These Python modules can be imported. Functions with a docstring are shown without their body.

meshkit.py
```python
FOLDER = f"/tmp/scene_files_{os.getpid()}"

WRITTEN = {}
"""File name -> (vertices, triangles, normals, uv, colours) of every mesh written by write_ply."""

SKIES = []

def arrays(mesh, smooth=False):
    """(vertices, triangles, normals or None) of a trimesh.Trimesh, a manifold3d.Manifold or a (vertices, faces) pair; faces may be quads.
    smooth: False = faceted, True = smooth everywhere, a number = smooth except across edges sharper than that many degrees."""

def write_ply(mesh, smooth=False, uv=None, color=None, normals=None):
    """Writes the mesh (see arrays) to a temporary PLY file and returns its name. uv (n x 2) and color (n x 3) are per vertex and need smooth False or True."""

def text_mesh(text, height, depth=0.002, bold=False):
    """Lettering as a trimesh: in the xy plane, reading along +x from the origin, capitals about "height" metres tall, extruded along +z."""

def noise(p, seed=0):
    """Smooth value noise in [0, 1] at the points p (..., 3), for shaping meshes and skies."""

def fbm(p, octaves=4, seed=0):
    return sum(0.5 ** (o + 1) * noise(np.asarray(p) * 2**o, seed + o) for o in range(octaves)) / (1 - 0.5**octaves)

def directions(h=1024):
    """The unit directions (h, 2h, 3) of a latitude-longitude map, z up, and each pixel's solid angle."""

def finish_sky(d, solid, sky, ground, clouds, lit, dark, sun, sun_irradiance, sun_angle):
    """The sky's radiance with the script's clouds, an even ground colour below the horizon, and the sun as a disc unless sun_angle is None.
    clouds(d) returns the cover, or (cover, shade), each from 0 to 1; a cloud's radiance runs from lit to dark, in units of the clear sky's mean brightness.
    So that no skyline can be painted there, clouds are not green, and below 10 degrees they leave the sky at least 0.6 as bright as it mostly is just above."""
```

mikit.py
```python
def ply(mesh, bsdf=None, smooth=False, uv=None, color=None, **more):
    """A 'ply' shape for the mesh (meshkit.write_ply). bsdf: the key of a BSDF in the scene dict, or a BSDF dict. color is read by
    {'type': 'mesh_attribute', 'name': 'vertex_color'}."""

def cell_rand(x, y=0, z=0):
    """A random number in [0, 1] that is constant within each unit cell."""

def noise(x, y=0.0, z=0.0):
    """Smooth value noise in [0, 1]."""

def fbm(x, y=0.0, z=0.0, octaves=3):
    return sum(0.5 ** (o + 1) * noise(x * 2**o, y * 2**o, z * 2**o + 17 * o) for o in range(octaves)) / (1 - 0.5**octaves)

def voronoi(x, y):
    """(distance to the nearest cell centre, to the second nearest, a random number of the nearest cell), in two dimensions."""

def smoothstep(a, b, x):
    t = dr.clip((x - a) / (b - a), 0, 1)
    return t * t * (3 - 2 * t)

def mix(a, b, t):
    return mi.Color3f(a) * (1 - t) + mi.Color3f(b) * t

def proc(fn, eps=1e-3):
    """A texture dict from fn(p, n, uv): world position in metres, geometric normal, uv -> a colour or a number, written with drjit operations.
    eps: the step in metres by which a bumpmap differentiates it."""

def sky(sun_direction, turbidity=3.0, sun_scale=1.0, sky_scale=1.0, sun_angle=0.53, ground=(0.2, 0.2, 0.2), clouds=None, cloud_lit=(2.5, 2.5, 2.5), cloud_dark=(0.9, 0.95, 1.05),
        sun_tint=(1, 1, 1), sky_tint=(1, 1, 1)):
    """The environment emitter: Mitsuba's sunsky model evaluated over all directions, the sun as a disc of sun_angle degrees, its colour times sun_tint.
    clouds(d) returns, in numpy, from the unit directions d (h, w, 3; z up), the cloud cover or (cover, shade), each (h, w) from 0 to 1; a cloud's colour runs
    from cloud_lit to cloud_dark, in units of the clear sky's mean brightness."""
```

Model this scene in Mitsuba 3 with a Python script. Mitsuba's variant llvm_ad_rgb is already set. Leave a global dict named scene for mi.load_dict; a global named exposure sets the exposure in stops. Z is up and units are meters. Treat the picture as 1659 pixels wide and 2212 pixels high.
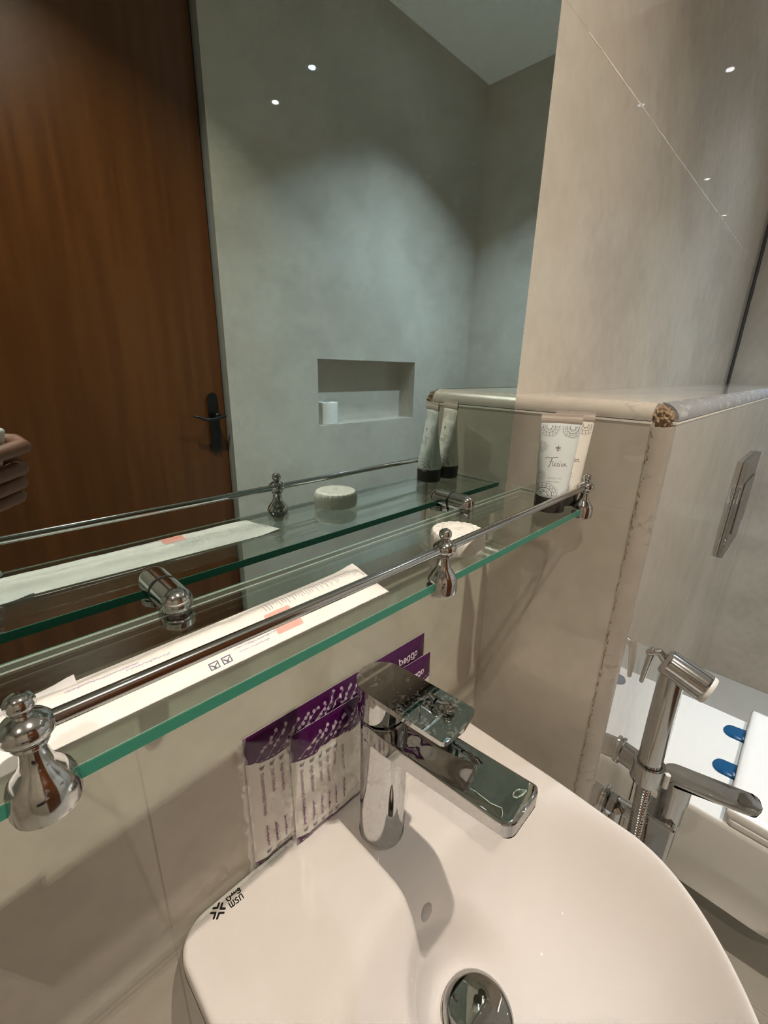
import math, random
import numpy as np, trimesh, manifold3d as m3, drjit as dr, mitsuba as mi
import mikit, meshkit
from mikit import noise, fbm, smoothstep, mix
from shapely.geometry import Polygon, LineString, Point, box as sbox, MultiLineString
from shapely import affinity, union_all

T = mi.ScalarTransform4f
rng = np.random.default_rng(7)
random.seed(7)
scene, labels = {}, {}
ZC = 1.32            # height of the lens above the floor; the drawing below measures z from the lens
exposure = 0.38

# ------------------------------------------------------------------ camera
CAM = np.array([0.0, -0.29, ZC])
RIGHT = np.array([0.70449863, -0.70931091, 0.02365807])
DOWN = np.array([-0.20765608, -0.23789427, -0.94883364])
FWD = np.array([0.67864617, 0.66353926, -0.31488891])
scene['camera'] = {'type': 'perspective', 'fov': 2 * math.degrees(math.atan(829.5 / 940.456)), 'fov_axis': 'x', 'near_clip': 0.01, 'far_clip': 50.0,
                   'to_world': T().look_at(origin=CAM.tolist(), target=(CAM + FWD).tolist(), up=(-DOWN).tolist())}

# ------------------------------------------------------------------ lamps (positions of the recessed ceiling spots, radiance of their bulbs)
WARM, COOL = (1.0, 0.882, 0.735), (0.82, 0.98, 1.12)
SPOTS = [  # x, y, colour, strength of the beam (W/sr), full-beam and cut-off half angles, tilt (dy per metre down)
    (0.29, -0.68, WARM, 7.0, 26, 53, 0.0),
    (1.67, -0.36, COOL, 6.4, 17, 45, -0.30),
    (1.63, -0.75, COOL, 2.2, 22, 50, 0.0),
    (-0.72, -0.72, WARM, 3.0, 26, 53, 0.0),
]

# ------------------------------------------------------------------ room sizes (metres, z from the lens)
W, L, X0, X1, X2 = 0.025, 1.308, -1.32, 0.5594, 2.32     # back wall y, far wall -y, left wall x, cistern box side x, right wall x
D = 0.176                                                 # depth of the cistern box
ZF, ZT, ZL = -1.32, 1.369, -0.031                         # floor, ceiling, ledge top
GT, GB = -0.1514, -0.1574                                 # glass shelf top, underside
RIM = -0.505                                              # basin rim

# ------------------------------------------------------------------ mesh helpers
def tm(v, f): return trimesh.Trimesh(np.asarray(v, float), np.asarray(f, int), process=False)
def man2tm(m):
    q = m.to_mesh()
    return tm(q.vert_properties[:, :3], q.tri_verts)
def tm2man(m):
    m = trimesh.Trimesh(m.vertices, m.faces, process=True)
    return m3.Manifold(m3.Mesh(np.asarray(m.vertices, np.float32), np.asarray(m.faces, np.uint32)))
def cat(*ms): return trimesh.util.concatenate([man2tm(m) if isinstance(m, m3.Manifold) else m for m in ms])
def bx(x0, x1, y0, y1, z0, z1):
    m = trimesh.creation.box((x1 - x0, y1 - y0, z1 - z0))
    m.apply_translation(((x0 + x1) / 2, (y0 + y1) / 2, (z0 + z1) / 2))
    return m
def rbox(x0, x1, y0, y1, z0, z1, r, seg=16):
    s = m3.Manifold.sphere(r, seg)
    return m3.Manifold.batch_hull([s.translate((x, y, z)) for x in (x0 + r, x1 - r) for y in (y0 + r, y1 - r) for z in (z0 + r, z1 - r)])
def frame(a, b):
    a, b = np.asarray(a, float), np.asarray(b, float)
    z = b - a
    n = np.linalg.norm(z)
    z = z / n
    x = np.cross(z, [0, 0, 1.0] if abs(z[2]) < 0.9 else [1.0, 0, 0])
    x /= np.linalg.norm(x)
    M = np.eye(4)
    M[:3, 0], M[:3, 1], M[:3, 2], M[:3, 3] = x, np.cross(z, x), z, a
    return M, n
def lathe(profile, seg=48):
    """profile: (r, z) from bottom to top"""
    p = np.asarray(profile, float)
    a = np.arange(seg) * 2 * np.pi / seg
    v = np.stack([p[:, None, 0] * np.cos(a), p[:, None, 0] * np.sin(a), np.repeat(p[:, 1:2], seg, 1)], -1).reshape(-1, 3)
    f = []
    for i in range(len(p) - 1):
        for j in range(seg):
            k = (j + 1) % seg
            q = [i * seg + j, i * seg + k, (i + 1) * seg + k, (i + 1) * seg + j]
            f += [[q[0], q[1], q[2]], [q[0], q[2], q[3]]]
    m = trimesh.Trimesh(v, f, process=True)
    m.update_faces(m.nondegenerate_faces())
    return m
def lathe_on(profile, a, b, seg=48):
    m = lathe(profile, seg)
    M, n = frame(a, b)
    m.apply_transform(M)
    return m
def cyl(a, b, r, seg=32, r2=None, bevel=0.0):
    n = np.linalg.norm(np.asarray(b, float) - np.asarray(a, float))
    r2 = r if r2 is None else r2
    c = bevel
    pr = [(0, 0), (r - c, 0), (r, c), (r2, n - c), (r2 - c, n), (0, n)] if c else [(0, 0), (r, 0), (r2, n), (0, n)]
    return lathe_on(pr, a, b, seg)
def tube(points, radius, seg=16):
    p = np.asarray(points, float)
    t = np.gradient(p, axis=0)
    t /= np.linalg.norm(t, axis=1, keepdims=True)
    x = np.cross(t[0], [0.31, 0.2, 0.93]); x /= np.linalg.norm(x)
    rad = np.broadcast_to(radius, (len(p),))
    a = np.arange(seg) * 2 * np.pi / seg
    v, f = [], []
    for i in range(len(p)):
        x = x - t[i] * (x @ t[i]); x /= np.linalg.norm(x)
        y = np.cross(t[i], x)
        v.append(p[i] + rad[i] * (np.cos(a)[:, None] * x + np.sin(a)[:, None] * y))
    v = np.vstack(v)
    for i in range(len(p) - 1):
        for j in range(seg):
            k = (j + 1) % seg
            f += [[i * seg + j, i * seg + k, (i + 1) * seg + k], [i * seg + j, (i + 1) * seg + k, (i + 1) * seg + j]]
    n = len(v)
    v = np.vstack([v, p[:1], p[-1:]])
    for j in range(seg):
        k = (j + 1) % seg
        f += [[n, k, j], [n + 1, n - seg + j, n - seg + k]]
    return tm(v, f)
def ext(poly, h):
    return trimesh.util.concatenate([trimesh.creation.extrude_polygon(g, h, engine='earcut') for g in getattr(poly, 'geoms', [poly]) if g.area > 0])
def grid(nu, nv, fn, uv=False):
    u, v = np.meshgrid(np.linspace(0, 1, nu), np.linspace(0, 1, nv), indexing='ij')
    P = fn(u, v).reshape(-1, 3)
    i, j = np.meshgrid(np.arange(nu - 1), np.arange(nv - 1), indexing='ij')
    q = np.stack([i * nv + j, (i + 1) * nv + j, (i + 1) * nv + j + 1, i * nv + j + 1], -1).reshape(-1, 4)
    m = tm(P, np.vstack([q[:, [0, 1, 2]], q[:, [0, 2, 3]]]))
    return (m, np.stack([u.ravel(), v.ravel()], 1)) if uv else m
def add(key, mesh, bsdf, smooth=False, label=None, cat=None, group=None, kind=None, uv=None, color=None, **more):
    if isinstance(mesh, m3.Manifold): mesh = man2tm(mesh)
    mesh = tm(np.asarray(mesh.vertices) + [0, 0, ZC], mesh.faces)
    k, n = key, 0
    while k in scene:
        n += 1
        k = f'{key}_{n:03d}'
    scene[k] = mikit.ply(mesh, bsdf, smooth=smooth, uv=uv, color=color, **more)
    tag(k, label, cat, group, kind)
    return k
def tag(k, label=None, cat=None, group=None, kind=None):
    d = {a: b for a, b in (('label', label), ('category', cat), ('group', group), ('kind', kind)) if b}
    if d: labels[k] = d
def decal(geom, fn, size=0.0025, thick=0.00012):
    """flat print (shapely geometry or a text mesh) laid on a surface: fn(x, y, h) gives the point h metres above the surface"""
    m = ext(geom, 1.0) if not isinstance(geom, trimesh.Trimesh) else geom
    v, f = trimesh.remesh.subdivide_to_size(m.vertices * [1, 1, 1e-9], m.faces, size, max_iter=12) if size else (m.vertices, m.faces)
    if size:
        top = np.array(m.vertices)[:, 2]
        # keep the top faces only, then give the print its thickness by its distance from the surface
        tops = (top[m.faces] > top.max() * 0.5).all(1)
        v, f = trimesh.remesh.subdivide_to_size(np.array(m.vertices) * [1, 1, 0], m.faces[tops], size, max_iter=12)
    return tm(fn(v[:, 0], v[:, 1], np.full(len(v), thick)), f)
def text(s, h, bold=False): return meshkit.text_mesh(s, h, 0.001, bold)
def stroke(pts, w): return LineString(pts).buffer(w / 2, quad_segs=4)

# ------------------------------------------------------------------ materials
def tile_colour(p, n, uv):
    z = p.z
    a = fbm(p.x * 2.1 + p.y * 2.3, p.y * 1.7 - z * 1.2, z * 2.0 + 5, 4)
    b = fbm(p.x * 9 + 3, p.y * 9, z * 8, 4)
    c = fbm(p.x * 60, p.y * 60, z * 40, 2)
    col = mix((0.46, 0.415, 0.355), (0.60, 0.56, 0.49), smoothstep(0.3, 0.7, a * 0.65 + b * 0.35))
    col = mix(col, (0.52, 0.455, 0.385), 0.45 * smoothstep(0.45, 0.75, b))
    col = col * (0.93 + 0.14 * c)
    v = dr.abs(fbm(p.x * 2.6 + 11, p.y * 2.6 + 4, z * 1.9 - 7, 3) - 0.5)
    w = smoothstep(0.45, 0.62, fbm(p.x * 3.1, p.y * 3.3 + 9, z * 3.0, 2))
    return mix(col, (0.72, 0.68, 0.62), 0.09 * w * (1 - smoothstep(0.0, 0.006, v)))
def wood_colour(p, n, uv):
    g = fbm(p.x * 60, p.y * 20, p.z * 2.2, 4)
    s = fbm(p.x * 6, 3.0, p.z * 0.8, 3)
    return mix((0.105, 0.033, 0.008), (0.150, 0.050, 0.013), smoothstep(0.25, 0.75, 0.6 * g + 0.4 * s))
def floor_colour(p, n, uv):
    a = fbm(p.x * 4, p.y * 4, 1.0, 4)
    return mix((0.38, 0.36, 0.32), (0.50, 0.475, 0.425), a)
def trim_colour(p, n, uv):
    a = fbm(p.x * 30, p.y * 30, p.z * 30, 4)
    b = fbm(p.x * 120 + 7, p.y * 120, p.z * 120, 3)
    return mix(mix((0.40, 0.36, 0.31), (0.50, 0.455, 0.40), a), (0.27, 0.24, 0.21), 0.5 * smoothstep(0.56, 0.72, b * 0.6 + a * 0.4))
def trim_shaded(p, n, uv):  # base grey has the shade in its colour; the pale patches are wear
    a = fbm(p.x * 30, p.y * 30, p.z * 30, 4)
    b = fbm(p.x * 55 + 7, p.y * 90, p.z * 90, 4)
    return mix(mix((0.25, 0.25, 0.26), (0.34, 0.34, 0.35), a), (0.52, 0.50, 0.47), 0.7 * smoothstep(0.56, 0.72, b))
def stain_mask(p, n, uv):
    a = fbm(p.x * 90, p.y * 90, p.z * 90, 3)
    b = fbm(p.x * 420 + 5, p.y * 420, p.z * 420, 2)
    return 0.22 * smoothstep(0.54, 0.74, a * 0.6 + b * 0.4)
def rough(base, alpha, ior=1.5): return {'type': 'twosided', 'bsdf': {'type': 'roughplastic', 'diffuse_reflectance': base if isinstance(base, dict) else {'type': 'rgb', 'value': list(base)}, 'alpha': alpha, 'int_ior': ior, 'nonlinear': False}}
def gloss(base, ior=1.5): return {'type': 'twosided', 'bsdf': {'type': 'plastic', 'diffuse_reflectance': base if isinstance(base, dict) else {'type': 'rgb', 'value': list(base)}, 'int_ior': ior, 'nonlinear': False}}
def matte(base): return {'type': 'twosided', 'bsdf': {'type': 'diffuse', 'reflectance': base if isinstance(base, dict) else {'type': 'rgb', 'value': list(base)}}}
def metal(alpha, tint=(1, 1, 1), mat='none'): return {'type': 'twosided', 'bsdf': {'type': 'roughconductor', 'material': mat, 'alpha': alpha, 'distribution': 'ggx', 'specular_reflectance': {'type': 'rgb', 'value': list(tint)}}}
B = dict(
    tile=gloss(mikit.proc(tile_colour)), grout=matte((0.50, 0.455, 0.395)), grout_white=matte((0.80, 0.77, 0.70)), wood=rough(mikit.proc(wood_colour), 0.16), floor=rough(mikit.proc(floor_colour), 0.06),
    ceiling=matte((0.93, 0.92, 0.89)), trim=rough(mikit.proc(trim_colour), 0.12), trim_shaded=rough(mikit.proc(trim_shaded), 0.15), plaster=matte((0.26, 0.19, 0.125)), jamb=rough((0.30, 0.31, 0.31), 0.2),
    ceramic=gloss((0.65, 0.612, 0.588)), toilet_white=gloss((0.72, 0.71, 0.68)), seat_white=rough((0.80, 0.79, 0.765), 0.06),
    chrome={'type': 'twosided', 'bsdf': {'type': 'conductor', 'material': 'none', 'specular_reflectance': {'type': 'rgb', 'value': [0.57, 0.57, 0.57]}}}, chrome_soft=metal(0.011, (0.60, 0.60, 0.595)), brushed=metal(0.22, (0.6, 0.6, 0.6)), hole=matte((0.02, 0.02, 0.02)),
    mirror={'type': 'twosided', 'bsdf': {'type': 'conductor', 'material': 'none', 'specular_reflectance': {'type': 'rgb', 'value': [0.54, 0.65, 0.635]}}},
    mirror_edge=rough((0.05, 0.09, 0.08), 0.1), backing=matte((0.05, 0.045, 0.04)),
    glass={'type': 'thindielectric', 'int_ior': 1.52, 'specular_transmittance': {'type': 'rgb', 'value': [0.90, 0.955, 0.925]}, 'specular_reflectance': {'type': 'rgb', 'value': [1, 1, 1]}},
    glass_edge=rough((0.045, 0.25, 0.175), 0.05), glass_glint=rough((0.66, 0.70, 0.66), 0.05), glass_grey=rough((0.17, 0.19, 0.17), 0.04), sealant=rough((0.05, 0.05, 0.05), 0.3), rubber=rough((0.015, 0.015, 0.015), 0.3),
    paper=rough((0.87, 0.845, 0.81), 0.30), paper_cool=rough((0.76, 0.75, 0.76), 0.3), ink_grey=matte((0.42, 0.40, 0.42)), ink_dark=matte((0.16, 0.15, 0.20)), ink_lilac=matte((0.50, 0.44, 0.62)), ink_red=matte((0.86, 0.40, 0.35)),
    soap_paper=rough((0.89, 0.86, 0.81), 0.25), tube_cool=rough((0.72, 0.78, 0.79), 0.12), tube_cream=rough((0.80, 0.77, 0.70), 0.12), cap=rough((0.045, 0.040, 0.038), 0.12), crimp=rough((0.62, 0.54, 0.48), 0.2), ink_tube=matte((0.22, 0.20, 0.20)), ink_black=rough((0.012, 0.012, 0.012), 0.1),
    pack_white=rough((0.82, 0.78, 0.74), 0.10), pack_purple=rough((0.060, 0.003, 0.062), 0.10), ink_pink=matte((0.78, 0.62, 0.76)), ink_purple=matte((0.25, 0.09, 0.24)), film={'type': 'thindielectric', 'int_ior': 1.5},
    blue=rough((0.006, 0.075, 0.19), 0.10), nozzle=rough((0.42, 0.38, 0.20), 0.3), plastic_white=rough((0.70, 0.69, 0.66), 0.1), black_metal=rough((0.006, 0.006, 0.006), 0.12), roll=matte((0.80, 0.78, 0.75)), card=matte((0.22, 0.17, 0.12)),
    skin=rough((0.27, 0.11, 0.065), 0.35), sleeve=matte((0.05, 0.05, 0.06)), phone=rough((0.82, 0.79, 0.75), 0.1), lamp_white=rough((0.75, 0.75, 0.73), 0.2), can=rough((0.12, 0.12, 0.12), 0.2),
)
B['chrome_spotted'] = {'type': 'blendbsdf', 'weight': mikit.proc(stain_mask), 'a': B['chrome'], 'b': rough((0.50, 0.48, 0.45), 0.3)}
for k, v in B.items(): scene['mat_' + k] = v
def M(k): return 'mat_' + k

# ------------------------------------------------------------------ the room
def cells(u, v, holes=None, gap=0.0016):
    """tile outlines between the joints u (across) and v (up), less the openings"""
    out = []
    for a, b in zip(u[:-1], u[1:]):
        for c, d in zip(v[:-1], v[1:]):
            q = sbox(a + gap / 2, c + gap / 2, b - gap / 2, d - gap / 2)
            if holes is not None: q = q.difference(holes)
            out += [g for g in getattr(q, 'geoms', [q]) if g.area > 1e-5]
    return out
def wall(key, grid_u, grid_v, to3, holes=None, thick=0.008, label=None, bed=0.03):
    """a wall: its bed of grout, and each tile a part of its own standing 1 mm proud of the joints. to3(u, v, depth) gives points, depth going into the wall."""
    full = sbox(grid_u[0], grid_v[0], grid_u[-1], grid_v[-1])
    if holes is not None: full = full.difference(holes)
    m = ext(full, bed)
    v = np.array(m.vertices)
    add(key, trimesh.Trimesh(to3(v[:, 0], v[:, 1], v[:, 2] + 0.00015), m.faces, process=False), M('grout'), kind='structure', label=label)
    for q in cells(grid_u, grid_v, holes):
        m = ext(q, thick)
        v = np.array(m.vertices)
        add(key + '__tile', trimesh.Trimesh(to3(v[:, 0], v[:, 1], v[:, 2]), m.faces, process=False), M('tile'))
S3 = lambda *a: np.stack(np.broadcast_arrays(*a), -1)
NX0, NX1, NZ0, NZ1, ND = 1.203, 1.840, -0.256, 0.029, 0.105   # niche
DX0, DX1, DZ1 = -0.09, 0.790, 1.06                            # doorway
wall('wall_back', [X0, 0.055, 1.255, X2], [ZF, -0.805, 0.395, ZT], lambda u, v, d: S3(u, W + d, v), label='beige grey stone tile wall behind the mirror and basin')
hole = sbox(NX0, NZ0, NX1, NZ1).union(sbox(DX0, ZF - 1, DX1, DZ1))
wall('wall_front', [X0, DX1, NX0, 1.80, X2], [ZF, -0.88, 0.320, ZT], lambda u, v, d: S3(u, -L - d, v), holes=hole, label='grey stone tile wall with the niche and the door, seen in the mirror')
wall('wall_right', [-L, -0.70, W], [ZF, -0.88, 0.320, ZT], lambda u, v, d: S3(X2 + d, u, v), label='grey tile wall at the right end beyond the toilet')
wall('wall_left', [-L, -0.70, W], [ZF, -0.88, 0.320, ZT], lambda u, v, d: S3(X0 - d, u, v), label='tile wall at the left end of the room')
add('floor', bx(X0 - 0.05, X2 + 0.05, -L - 0.25, W + 0.05, ZF - 0.06, ZF - 0.0015), M('grout'), kind='structure', label='grey tiled bathroom floor')
for a, b in ((X0, -0.8), (-0.8, -0.2), (-0.2, 0.4), (0.4, 1.0), (1.0, 1.6), (1.6, X2)):
    for c, d in ((-L - 0.04, -0.6), (-0.6, W)):
        add('floor__tile', bx(a + 0.0015, b - 0.0015, c + 0.0015, d - 0.0015, ZF - 0.01, ZF), M('floor'))
gl = [sbox(x, .3942 + random.uniform(-.0004, .0004), x + .026, .3958 + random.uniform(-.0006, .0006)) for x in np.arange(.66, 1.50, .025)] + [sbox(x, .3945, x + .02, .3955) for x in np.arange(1.52, 2.28, .045)]
gm = ext(union_all(gl), .0022); gv = np.array(gm.vertices)
add('wall_back__grout_line', trimesh.Trimesh(S3(gv[:, 0], W - .0005 + gv[:, 2], gv[:, 1]), gm.faces, process=False), M('grout_white'), label='pale grout line, fading to the right')
seal = np.array([(X2 - .011 + .004 * meshkit.fbm(np.array([[z * 9, 1.0, 2.0]]), 3)[0], W - .0002, z) for z in np.arange(ZL + .002, ZT, .03)])
add('wall_right__corner_sealant', tube(seal + [.004, -.003, 0], .0062 + .002 * meshkit.fbm(seal * 40, 3), 10), M('sealant'), smooth=50, label='blackened sealant in the corner above the ledge')
# niche lining
nt = -L
nk = add('wall_niche', cat(bx(NX0 - .02, NX1 + .02, nt - ND - .02, nt - ND, NZ0 - .02, NZ1 + .02)), M('tile'), kind='structure', label='shadowed recessed niche lined with grey tile')
add(nk + '__niche_sill', bx(NX0 - .02, NX1 + .02, nt - ND, nt - .0005, NZ0 - .02, NZ0), M('tile'))
add(nk + '__niche_top', bx(NX0 - .02, NX1 + .02, nt - ND, nt - .0005, NZ1, NZ1 + .02), M('tile'))
for a, b in ((NX0 - .02, NX0), (NX1, NX1 + .02)):
    add(nk + '__niche_side', bx(a, b, nt - ND, nt - .0005, NZ0, NZ1), M('tile'))
# ceiling with round cut-outs for the spots
RC = 0.036
cp = sbox(X0 - .05, -L - .05, X2 + .05, W + .05)
for x, y, *_ in SPOTS: cp = cp.difference(Point(x, y).buffer(RC, quad_segs=12))
cm = ext(cp, 0.012); cm.apply_translation((0, 0, ZT))
add('ceiling', cm, M('ceiling'), kind='structure', label='plain white ceiling')
# door in its reveal
jb = 0.042
add('trim_1', cat(bx(DX1, DX1 + .03, -L - .10, -L - .0003, ZF, DZ1), bx(DX0 - .03, DX0, -L - .10, -L - .0003, ZF, DZ1), bx(DX0 - .03, DX1 + .03, -L - .10, -L - .0003, DZ1, DZ1 + .03)), M('jamb'), kind='structure', label='grey door reveal between the brown door and the tile wall')
dk = add('door_1', rbox(DX0 + .004, DX1 - .004, -L - jb - .04, -L - jb, ZF + .006, DZ1 - .004, .002, 8), M('wood'), smooth=30, kind='structure', label='flat dark brown wooden door with a black lever handle')
hx, dy = 0.738, -L - jb
pl = m3.Manifold.batch_hull([m3.Manifold.cylinder(.008, .0200, .0175, 24).rotate((90, 0, 0)).translate((hx, dy + .0085, z)) for z in (-.124, -.306)])
hp = add(dk + '__handle', pl, M('black_metal'), smooth=35, label='black long-plate lever handle')
lv = [(hx, dy - 0 + .0, -.186), (hx, dy + .045, -.186)]
add(hp + '__lever', cat(cyl((hx, dy + .004, -.186), (hx, dy + .050, -.186), .011, 24, bevel=.002),
    tube([(hx + .028 - .118 * t, dy + .046, -.186 - .011 * math.sin(min(1, t * 1.15) * math.pi * .8) + .012 * max(0, t - .6) * 2.2) for t in np.linspace(0, 1, 20)], np.linspace(.0075, .0045, 20), 14)), M('black_metal'), smooth=40)
add(hp + '__keyhole', cyl((hx, dy + .006, -.262), (hx, dy + .0095, -.262), .008, 20), M('hole'))

# cistern box
wall('wall_box_side', [-D + .017, W], [ZF, -0.755, -0.155, -0.0515], lambda u, v, d: S3(X1 + d, u, v), label='brown grey tiled side of the low cistern wall beside the basin')
wall('wall_box_front', [X1 + .017, 1.37, X2], [ZF, -0.0515], lambda u, v, d: S3(u, -D + d, v), label='tiled front of the low cistern wall carrying the flush plate')
wall('wall_box_top', [X1 + .017, 1.37, X2], [-D + .017, W], lambda u, v, d: S3(u, v, ZL - d), label='tiled top of the low cistern wall forming a ledge', bed=0.015)
rt = 0.0195
def quarter(a, b, c1, c2, r=rt, n=10):
    """quarter-round trim from a to b; c1, c2: the two outward unit vectors of its faces"""
    a, b, c1, c2 = (np.asarray(q, float) for q in (a, b, c1, c2))
    th = np.linspace(0, np.pi / 2, n)
    prof = np.vstack([[0, 0], np.stack([np.cos(th), np.sin(th)], 1) * r])
    v = np.vstack([a + prof[:, :1] * c1 + prof[:, 1:] * c2, b + prof[:, :1] * c1 + prof[:, 1:] * c2])
    k = n + 1
    f = []
    for i in range(k):
        j = (i + 1) % k
        f += [[i, j, k + j], [i, k + j, k + i]]
    for i in range(1, k - 1): f += [[0, i + 1, i], [k, k + i, k + i + 1]]
    m = trimesh.Trimesh(v, f, process=False)
    if m.volume < 0: m.invert()
    return m
cx, cy, cz = X1 + .0185, -D + .0185, ZL - .0185     # core line of the rounded edges
add('trim_2', quarter((cx, W, cz), (cx, cy + .002, cz), (-1, 0, 0), (0, 0, 1)), M('trim'), smooth=50, kind='structure', label='worn pale rounded trim along the side edge of the ledge')
add('trim_3', quarter((cx + .003, cy, cz), (X2, cy, cz), (0, -1, 0), (0, 0, 1)), M('trim_shaded'), smooth=50, kind='structure', label='worn rounded trim, its shade painted grey, along the front edge of the ledge')
add('trim_4', quarter((cx, cy, cz - .006), (cx, cy, ZF), (-1, 0, 0), (0, -1, 0)), M('trim'), smooth=50, kind='structure', label='vertical rounded trim on the corner of the cistern wall')
# broken mortar where the three trims meet
lump = trimesh.creation.icosphere(4, 0.0122)
v = lump.vertices; v *= (1 + 0.75 * (meshkit.fbm(v * 330, 4) - .5))[:, None] * [0.95, 0.95, 1.05]
lump.vertices = v + [cx - .0045, cy - .0045, cz + .0025]
add('trim_4__mortar', lump, M('plaster'), smooth=True, label='crumbled brown mortar at the corner')
rag = trimesh.util.concatenate([trimesh.creation.icosphere(1, random.uniform(.0004, .0013)).apply_transform(np.diag([1, .8, random.uniform(1.2, 3.2), 1])).apply_translation((X1 - .0003, -D + .0172 + random.gauss(0, .0007), z)) for z in np.arange(cz - .012, -.80, -.0021)])
add('trim_4__grout_line', rag, M('plaster'), label='ragged brown grout seam')
add('wall_box_side__grout_line', bx(X1 - .0008, X1 + .004, -D + .020, W, -.0528, -.0502), M('grout_white'))
add('wall_box_front__grout_line', bx(X1 + .016, X2, -D - .0008, -D + .004, -.0528, -.0502), M('grout_white'))

# ------------------------------------------------------------------ ceiling spots
for i, (x, y, c, s, bw, cut, tilt) in enumerate(SPOTS):
    nm = ['spotlight above the basin', 'spotlight above the toilet near the cistern wall', 'spotlight above the toilet bowl', 'spotlight at the left end of the room'][i]
    k = add('ceiling_spotlight', lathe_on([(RC + .012, 0), (RC + .012, .002), (RC + .009, .004), (RC - .002, .0035), (RC - .002, 0), (RC + .012, 0)], (x, y, ZT), (x, y, ZT - 1), 40), M('lamp_white'), smooth=40,
            label=f'round recessed ceiling {nm}', cat='lamp', group='recessed ceiling spotlights')
    add(k + '__housing', lathe_on([(RC - .001, -.001), (RC - .001, .045), (0, .045), (0, .048), (RC + .002, .048), (RC + .002, .0125), (RC + .002, -.0005), (RC - .001, -.001)], (x, y, ZT), (x, y, ZT + 1), 40), M('can'), smooth=40)
    d = trimesh.creation.cylinder(0.017, 0.003, sections=28); d.apply_translation((x, y, ZT - .0005))
    add(k + '__bulb', d, M('lamp_white'), emitter={'type': 'area', 'radiance': {'type': 'rgb', 'value': [22 * s * q for q in c]}})
    for q in range(3):      # three chips under the lens
        o = [x + .012 * math.cos(q * 2.094), y + .012 * math.sin(q * 2.094), ZC + ZT - .003]
        scene[f'beam_{i}_{q}'] = {'type': 'spot', 'intensity': {'type': 'rgb', 'value': [s / 3 * w for w in c]}, 'cutoff_angle': float(cut), 'beam_width': float(bw),
                                  'to_world': T().look_at(origin=o, target=[o[0], o[1] + tilt, o[2] - 1], up=[1, 0, 0])}

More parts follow.
